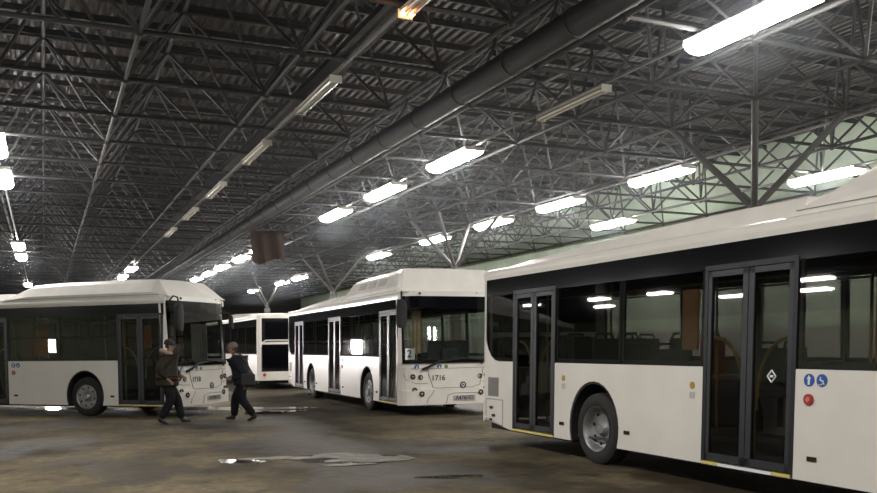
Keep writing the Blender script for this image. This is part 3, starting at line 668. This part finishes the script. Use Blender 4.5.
# gates at the far end and along the left wall, and a floodlight deep in the hall
def opening(name, b, m, **k): o = b.build(name, m); o['kind'] = 'structure'; return o
nd = 1
for x0, x1 in ((-2.2, .3), (8.0, 11.0), (11.4, 14.4)):
    b = MB(); b.box((x0, YF - .10, 0), (x1, YF - .02, 4.2))
    for k in range(1, 4): b.box((x0 + (x1 - x0) * k / 4 - .03, YF - .13, 0), (x0 + (x1 - x0) * k / 4 + .03, YF - .1, 4.2))
    b.box((x0, YF - .13, 1.9), (x1, YF - .1, 2.05)); opening('door_%d' % nd, b, 'gate'); nd += 1
for y0, y1 in ((40, 44), (64, 68)):
    b = MB(); b.box((XL + .02, y0, 0), (XL + .10, y1, 4.0))
    for k in range(1, 4): b.box((XL + .1, y0 + (y1 - y0) * k / 4 - .03, 0), (XL + .13, y0 + (y1 - y0) * k / 4 + .03, 4.0))
    opening('door_%d' % nd, b, 'gate'); nd += 1
fl = empty('floodlight', (.28, 49, 0), .10); tag(fl, 'bright white floodlight seen through the side windows of the bus turned across the hall', 'floodlight')
b = MB(); b.box((-.30, 0, 1.47), (.30, .10, 2.33)); b.box((-.30, -.04, 1.47), (-.26, 0, 2.33)); b.box((.26, -.04, 1.47), (.30, 0, 2.33)); b.box((-.3, -.04, 2.29), (.3, 0, 2.33)); b.box((-.3, -.04, 1.47), (.3, 0, 1.51)); b.build('lamp_housing', 'house', fl)
b = MB(); b.box((-.26, -.02, 1.51), (.26, -.002, 2.29)); b.build('lit_panel', 'winlit', fl)
b = MB(); b.tube([(0, .05, .1), (0, .05, 1.5)], .025, 8); b.build('pole', 'rubber', fl)
for k in range(3): b = MB(); t = k * 2 * PI / 3 + .5; b.tube([(0, .05, .6), (.5 * math.cos(t), .05 + .5 * math.sin(t), .012)], .015, 6); b.build('leg', 'rubber', fl)

# ------------------------------------------------------------------ puddles, floor cover
def blob(cx, cy, rx, ry, rot, seed, z=.004, n=72, jag=.35):
    rd = random.Random(seed); ph = [rd.random() * 6.28 for _ in range(6)]; vs = []
    for k in range(n):
        t = 2 * PI * k / n; r = 1 + sum(jag / (j + 1.2) * math.sin((j + 2) * t + ph[j]) for j in range(6)) * .6
        x, y = rx * r * math.cos(t), ry * r * math.sin(t); vs.append((cx + x * math.cos(rot) - y * math.sin(rot), cy + x * math.sin(rot) + y * math.cos(rot)))
    b = MB(); b.add([(x, y, 0) for x, y in vs] + [(x, y, z) for x, y in vs], [tuple(range(n))[::-1], tuple(range(n, 2 * n))] + [(i, (i + 1) % n, (i + 1) % n + n, i + n) for i in range(n)])
    return b
A0 = math.radians(-24)
for cx, cy, rx, ry, rot, lab in (
    (3.95, 11.9, .75, .62, A0, 'broad wet puddle of slush in the open floor before bus 1716'),
    (2.55, 12.4, .36, .22, A0, 'small puddle left of the broad slushy one'),
    (1.0, 25.6, 1.9, .55, -.8, 'puddle under the bus turned across the hall'),
    (4.3, 23.5, 1.9, .7, -.5, 'long puddle gleaming behind the person in dark coat'),
    (4.55, 9.6, .45, .12, A0, 'thin puddle nearest the camera'),
    (5.3, 21.6, .7, .4, A0, 'puddle around the steel cover plate')):
    tag(blob(cx, cy, rx, ry, rot, int(cx * 100)).build('puddle', 'water'), lab, 'puddle', 'puddles on the floor')
for k, (cx, cy, rx, ry, lab) in enumerate(((4.15, 11.85, .62, .50, 'grey slush patch filling the right end of the broad puddle'), (3.15, 12.4, .42, .22, 'strip of grey slush between the two floor puddles'), (3.75, 11.25, .35, .10, 'thin streak of slush along the near edge of the broad puddle'))):
    tag(blob(cx, cy, rx, ry, A0, 50 + k, .012, jag=.6).build('slush_patch', 'slush'), lab, 'slush', 'slush patches')
b = MB(); b.box((-.45, -.28, 0), (.45, .28, .035)); b.box((-.45, -.30, .0), (.45, -.26, .06)); b.box((-.1, .0, .03), (.1, .03, .055))
o = b.build('cover_plate', 'plateMetal', None, .006); o.location = (4.95, 21.2, .004); o.rotation_euler = (0, 0, A0); tag(o, 'low steel cover plate lying on the wet floor behind the person in dark coat', 'cover plate')

# ------------------------------------------------------------------ people
def skin(name, verts, edges, radii, m, parent, sub=2, root=0):
    me = bpy.data.meshes.new(name); me.from_pydata(verts, edges, []); o = bpy.data.objects.new(name, me); C.objects.link(o)
    md = o.modifiers.new('s', 'SKIN'); md.use_smooth_shade = True
    for i, r in enumerate(radii):
        r = r if isinstance(r, tuple) else (r, r); me.skin_vertices[0].data[i].radius = r
        me.skin_vertices[0].data[i].use_root = (i == root)
    s = o.modifiers.new('u', 'SUBSURF'); s.levels = s.render_levels = sub
    bpy.context.view_layer.update()
    nm = bpy.data.meshes.new_from_object(o.evaluated_get(bpy.context.evaluated_depsgraph_get()))
    bpy.data.objects.remove(o); nm.materials.clear(); nm.materials.append(M_[m])
    for p in nm.polygons: p.use_smooth = True
    nm.name = name; r_ = bpy.data.objects.new(name, nm); C.objects.link(r_)
    if parent: r_.parent = parent
    return r_
class SK:
    def __init__(s): s.v = []; s.e = []; s.r = []
    def add(s, p, r, par=None):
        s.v.append(tuple(p)); s.r.append(r)
        if par is not None: s.e.append((par, len(s.v) - 1))
        return len(s.v) - 1
    def chain(s, pts, par=None):
        for p, r in pts: par = s.add(p, r, par)
        return par
M_['skin'] = mat('skin', (.30, .17, .12), .55, var=.1, scale=10)
M_['jbrown'] = mat('brown_grey_padded_jacket', (.042, .035, .027), .85, spec=.15, var=.45, scale=9, bump=.5, bscale=30)
M_['jdark'] = mat('dark_navy_jacket', (.018, .019, .025), .8, spec=.15, var=.3, scale=9, bump=.4, bscale=30)
M_['trous'] = mat('dark_trousers', (.012, .012, .015), .85, spec=.15, var=.3, scale=8)
M_['boot'] = mat('black_boots', (.022, .018, .015), .5, var=.3)
M_['fur'] = mat('pale_fur_collar', (.38, .28, .22), .95, var=.4, scale=40, bump=1., bscale=80)
M_['hat'] = mat('dark_knit_hat', (.03, .026, .024), .95, var=.3, scale=30, bump=.6, bscale=90)
M_['hat2'] = mat('greybrown_knit_hat', (.20, .155, .115), .95, var=.3, scale=30, bump=.6, bscale=90)
M_['hair'] = mat('brown_hair', (.06, .04, .028), .8, var=.4, scale=30)
M_['eye'] = mat('eye_dark', (.05, .04, .035), .3, var=.1)
M_['bag'] = mat('black_bag_fabric', (.02, .02, .022), .7, var=.3, scale=12)
def person(loc, rz, label, H, lean, jacket, hatm, legs, arms, headpitch, hood, bk=1.15):
    root = empty('person', loc, rz); tag(root, label, 'person')
    sc = H / 1.75
    V = lambda x, y, z: (x * sc, y * sc, z * sc)
    lx = lambda z: math.sin(lean) * max(0, z - .95); lz = lambda z: z if z < .95 else .95 + (z - .95) * math.cos(lean)
    P = lambda x, y, z: V(x + lx(z), y, lz(z))
    hx = lx(1.52) + .03 + .04 * headpitch; hz = lz(1.52)
    # body: one continuous surface
    s = SK(); pel = s.add(P(0, 0, .95), (.135, .115)); t = s.chain([(P(0, 0, 1.10), (.13, .11)), (P(0, 0, 1.30), (.16, .115)), (P(0, 0, 1.42), (.13, .09))], pel)
    nk = s.chain([(V(lx(1.5) + .01, 0, lz(1.49)), .058), (V(hx - .01, 0, hz + .035), .055)], t)
    hd = s.chain([(V(hx + .005, 0, hz + .10), (.074, .088)), (V(hx, 0, hz + .17), (.076, .095)), (V(hx - .01, 0, hz + .215), (.058, .07))], nk)
    hands = []
    for sg, (el, wr) in zip((-1, 1), arms):
        sh = s.add(P(0, sg * .175, 1.41), .058, t); e = s.add(V(*el), .043, sh); w_ = s.add(V(*wr), .028, e)
        d = (Vector(wr) - Vector(el)).normalized(); pm = s.add(V(*(Vector(wr) + d * .05)), (.034, .022), w_); pe = s.add(V(*(Vector(wr) + d * .09)), (.036, .02), pm); hands.append((Vector(wr), d, sg))
    for sg, (kn, an) in zip((-1, 1), legs):
        hp = s.add(V(0, sg * .09, .90), .085, pel); k = s.add(V(*kn), .058, hp); a = s.add(V(*an[:3]), .040, k)
    legv = [(kn[:3], an[:3]) for kn, an in legs]
    # rebuild foot in boots
    body = skin('body', s.v, s.e, s.r, 'skin', root)
    # fingers
    for wr, d, sg in hands:
        side = Vector((-d.z, 0, d.x)).normalized() if abs(d.y) > .9 else Vector((0, 1, 0)).cross(d).normalized()
        s = SK(); base = wr + d * .07
        r0 = s.add(V(*base), .014)
        for k, ln in enumerate((.062, .072, .068, .052)):
            o_ = side * (.028 - .0185 * k); p1 = wr + d * .095 + o_; p2 = p1 + d * ln * .5; p3 = p2 + (d * .6 + Vector((0, -sg * .7, 0))).normalized() * ln * .5
            s.chain([(V(*p1), .0095), (V(*p2), .0088), (V(*p3), .0075)], r0)
        th = wr + d * .03 + side * .028; s.chain([(V(*(th)), .012), (V(*(th + d * .03 + side * .022)), .0105), (V(*(th + d * .058 + side * .026)), .009)], r0)
        f = skin('hand', s.v, s.e, s.r, 'skin', body, 1)
    # face
    b = MB(); fc = Vector(V(hx + .08, 0, hz + .115)); b.tube([fc + Vector((.0, 0, .035)), fc + Vector((.022, 0, -.005)), fc + Vector((.005, 0, -.018))], [.008, .015, .006], 7); b.build('nose', 'skin', body)
    for sg in (-1, 1):
        b = MB(); b.lathe([(.002, .012), (.011, .006), (.011, -.004), (.002, -.01)], (fc.x - .012, fc.y + sg * .03, fc.z + .035), 'x', 10); b.build('eye', 'eye', body)
        b = MB(); b.lathe([(.004, -.012 * sg), (.026, -.004 * sg), (.03, .004 * sg), (.01, .01 * sg)], (fc.x - .085, sg * .078 * sc, fc.z + .02), 'y', 12); b.build('ear', 'skin', body)
    b = MB(); b.tube([fc + Vector((-.012, -.024, -.042)), fc + Vector((-.001, 0, -.044)), fc + Vector((-.012, .024, -.042))], .006, 6); b.build('mouth', 'pinkc', body)
    # jacket
    s = SK(); p = s.add(P(0, 0, 1.22), (.175 * bk, .145 * bk)); lo = s.chain([(P(-.01, 0, 1.02), (.175 * bk, .15 * bk)), (P(-.01, 0, .86), (.185 * bk, .165 * bk)), (P(-.01, 0, .76), (.18 * bk, .16 * bk))], p)
    t = s.chain([(P(-.01, 0, 1.34), (.185 * bk, .15 * bk)), (P(0, 0, 1.44), (.135, .105))], p); s.chain([(V(lx(1.5), 0, lz(1.495)), (.085, .08))], t)
    for sg, (el, wr) in zip((-1, 1), arms):
        sh = s.add(P(-.0, sg * .185, 1.405), .085 * bk, t); e = s.add(V(*el), .068 * bk, sh); w_ = s.add(V(*(Vector(wr) * .93 + Vector(el) * .07)), .05, e)
    skin('jacket', s.v, s.e, s.r, jacket, root)
    if hood:
        b = MB(); c = Vector(V(lx(1.5) - .03, 0, lz(1.51))); ring = [c + Vector((.10 * math.cos(t) - .01, .115 * math.sin(t), .045 * -math.cos(t))) for t in [k * PI / 10 for k in range(21)]]
        b.tube(ring, .048, 10, False); b.build('fur_collar', 'fur', root)
    # trousers
    s = SK(); p = s.add(P(0, 0, .97), (.15, .125))
    for sg, (kn, an) in zip((-1, 1), legv):
        hp = s.add(V(0, sg * .095, .86), .135, p); k = s.add(V(*kn), .112, hp); a = s.add(V(*(Vector(an) + Vector((0, 0, -.012)))), .085, k)
    skin('trousers', s.v, s.e, s.r, 'trous', root)
    for (kn, an), (kn_, an_) in zip(legv, legs):
        tilt = an_[3] if len(an_) > 3 else 0.; f = Vector((math.cos(tilt), 0, math.sin(tilt)))
        a = Vector(an[:3]); dn = Vector((f.z, 0, -f.x))
        s = SK(); r0 = s.add(V(*(a + Vector((0, 0, .07)))), .058); h = s.add(V(*(a + dn * .045)), (.052, .05), r0); s.chain([(V(*(a + f * .08 + dn * .05)), (.048, .042)), (V(*(a + f * .15 + dn * .062)), (.046, .034)), (V(*(a + f * .19 + dn * .065)), (.036, .026))], h)
        s.chain([(V(*(a - f * .045 + dn * .055)), (.042, .04))], h)
        skin('boot', s.v, s.e, s.r, 'boot', root)
    # hat and hair
    hc = Vector(V(hx - .012, 0, hz + .165)); b = MB(); rr = []
    for i in range(8):
        f = i / 7 * PI / 2; rr.append((.108 * math.cos(f) + .001, .115 * math.sin(f)))
    b.lathe([(.112, -.02), (.114, .01)] + rr, hc, 'z', 24); b.v = [((x - hc.x) * 1.08 + hc.x, (y - hc.y) * .93 + hc.y, z - (x - hc.x) * .18) for x, y, z in b.v]; b.build('hat', hatm, root)
    b = MB(); b.slab([[(hc.x - (.094 if z > -.06 else .085) * math.cos(t), hc.y + .088 * math.sin(t), hc.z + z) for t in (-1.35, -.9, -.45, 0, .45, .9, 1.35)] for z in (-.085, -.05, -.01, .02)], (.01, 0, 0)); b.build('hair', 'hair', root)
    return root
YR = -math.radians(24.6)
person((2.42, 19.45, 0), YR + .25, 'person in bulky brown-grey jacket with pale collar walking past the bus door', 1.80, .05, 'jbrown', 'hat',
       [((.06, -.10, .50), (-.17, -.10, .13, -.35)), ((.17, .10, .51), (.26, .10, .095, .1))],
       [((-.16, -.27, 1.15), (.02, -.25, .95)), ((.10, .27, 1.14), (.26, .2, 1.02))], .3, True, 1.62)
person((4.03, 19.38, 0), YR + PI, 'person in dark jacket and grey-brown hat striding left with a bag', 1.74, .27, 'jdark', 'hat2',
       [((.20, -.09, .50), (.24, -.09, .095, .12)), ((.02, .10, .49), (-.26, .10, .125, -.32))],
       [((.08, -.28, 1.12), (.30, -.22, 1.0)), ((-.08, .28, 1.11), (-.10, .30, .86))], 1.0, False, 1.42)
# bag slung behind the second person
bg = empty('shoulder_bag', (4.03, 19.38, 0), YR + PI); tag(bg, 'black shoulder bag hanging at the back of the person in dark jacket', 'bag')
b = MB(); b.slab([[(-.30 + .05 * math.cos(t * 1.2), .30 + .0 + .17 * t * 0, 0)] for t in (0,)] if False else [[(-.36 + .30 * i / 4, .335, z) for i in range(5)] for z in (.80, .90, 1.02, 1.06)], (0, .13, 0)); b.build('bag_body', 'bag', bg, .03)
b = MB(); b.tube([(-.32, .40, 1.05), (-.20, .34, 1.25), (-.02, .26, 1.50), (.16, .12, 1.535), (.20, .04, 1.47), (.12, -.0, 1.42)], .014, 6); b.build('strap', 'bag', bg)

# ------------------------------------------------------------------ faint haze added to imitate glare around the lamps
HAZE = .0015
if HAZE:
    for x0, x1, den, lab in ((XL + .01, 8.3, HAZE, 'thin haze added under the roof for lamp glare over the left of the hall'), (8.31, XR - .01, HAZE * 2.2, 'thicker haze added for glare around the lamps near the green wall')):
        b = MB(); b.box((x0, YB + .01, 5.6), (x1, YF - .01, ZT - .3)); hm = bpy.data.materials.new('lamp_glare_haze'); hm.use_nodes = True; nt = hm.node_tree
        for n in list(nt.nodes):
            if n.type != 'OUTPUT_MATERIAL': nt.nodes.remove(n)
        vs = nt.nodes.new('ShaderNodeVolumeScatter'); vs.inputs['Density'].default_value = den; vs.inputs['Color'].default_value = (.86, .92, 1, 1); vs.inputs['Anisotropy'].default_value = .75
        nt.links.new(vs.outputs[0], nt.nodes['Material Output'].inputs['Volume'])
        tag(b.build('haze', hm), lab, 'haze', kind='stuff')

# ------------------------------------------------------------------ world, view
w = bpy.data.worlds.new('night'); bpy.context.scene.world = w; w.use_nodes = True
w.node_tree.nodes['Background'].inputs[0].default_value = (.02, .025, .035, 1); w.node_tree.nodes['Background'].inputs[1].default_value = .05
sc = bpy.context.scene
sc.view_settings.view_transform = 'Standard'; sc.view_settings.look = 'None'; sc.view_settings.gamma = 1; sc.view_settings.use_curve_mapping = False
sc.view_settings.exposure = .42
sc.cycles.use_denoising = True
sc.cycles.max_bounces = 8; sc.cycles.diffuse_bounces = 4; sc.cycles.glossy_bounces = 4; sc.cycles.transparent_max_bounces = 24; sc.cycles.volume_bounces = 0
sc.cycles.sample_clamp_indirect = 6.
sc.cycles.caustics_reflective = False; sc.cycles.caustics_refractive = False
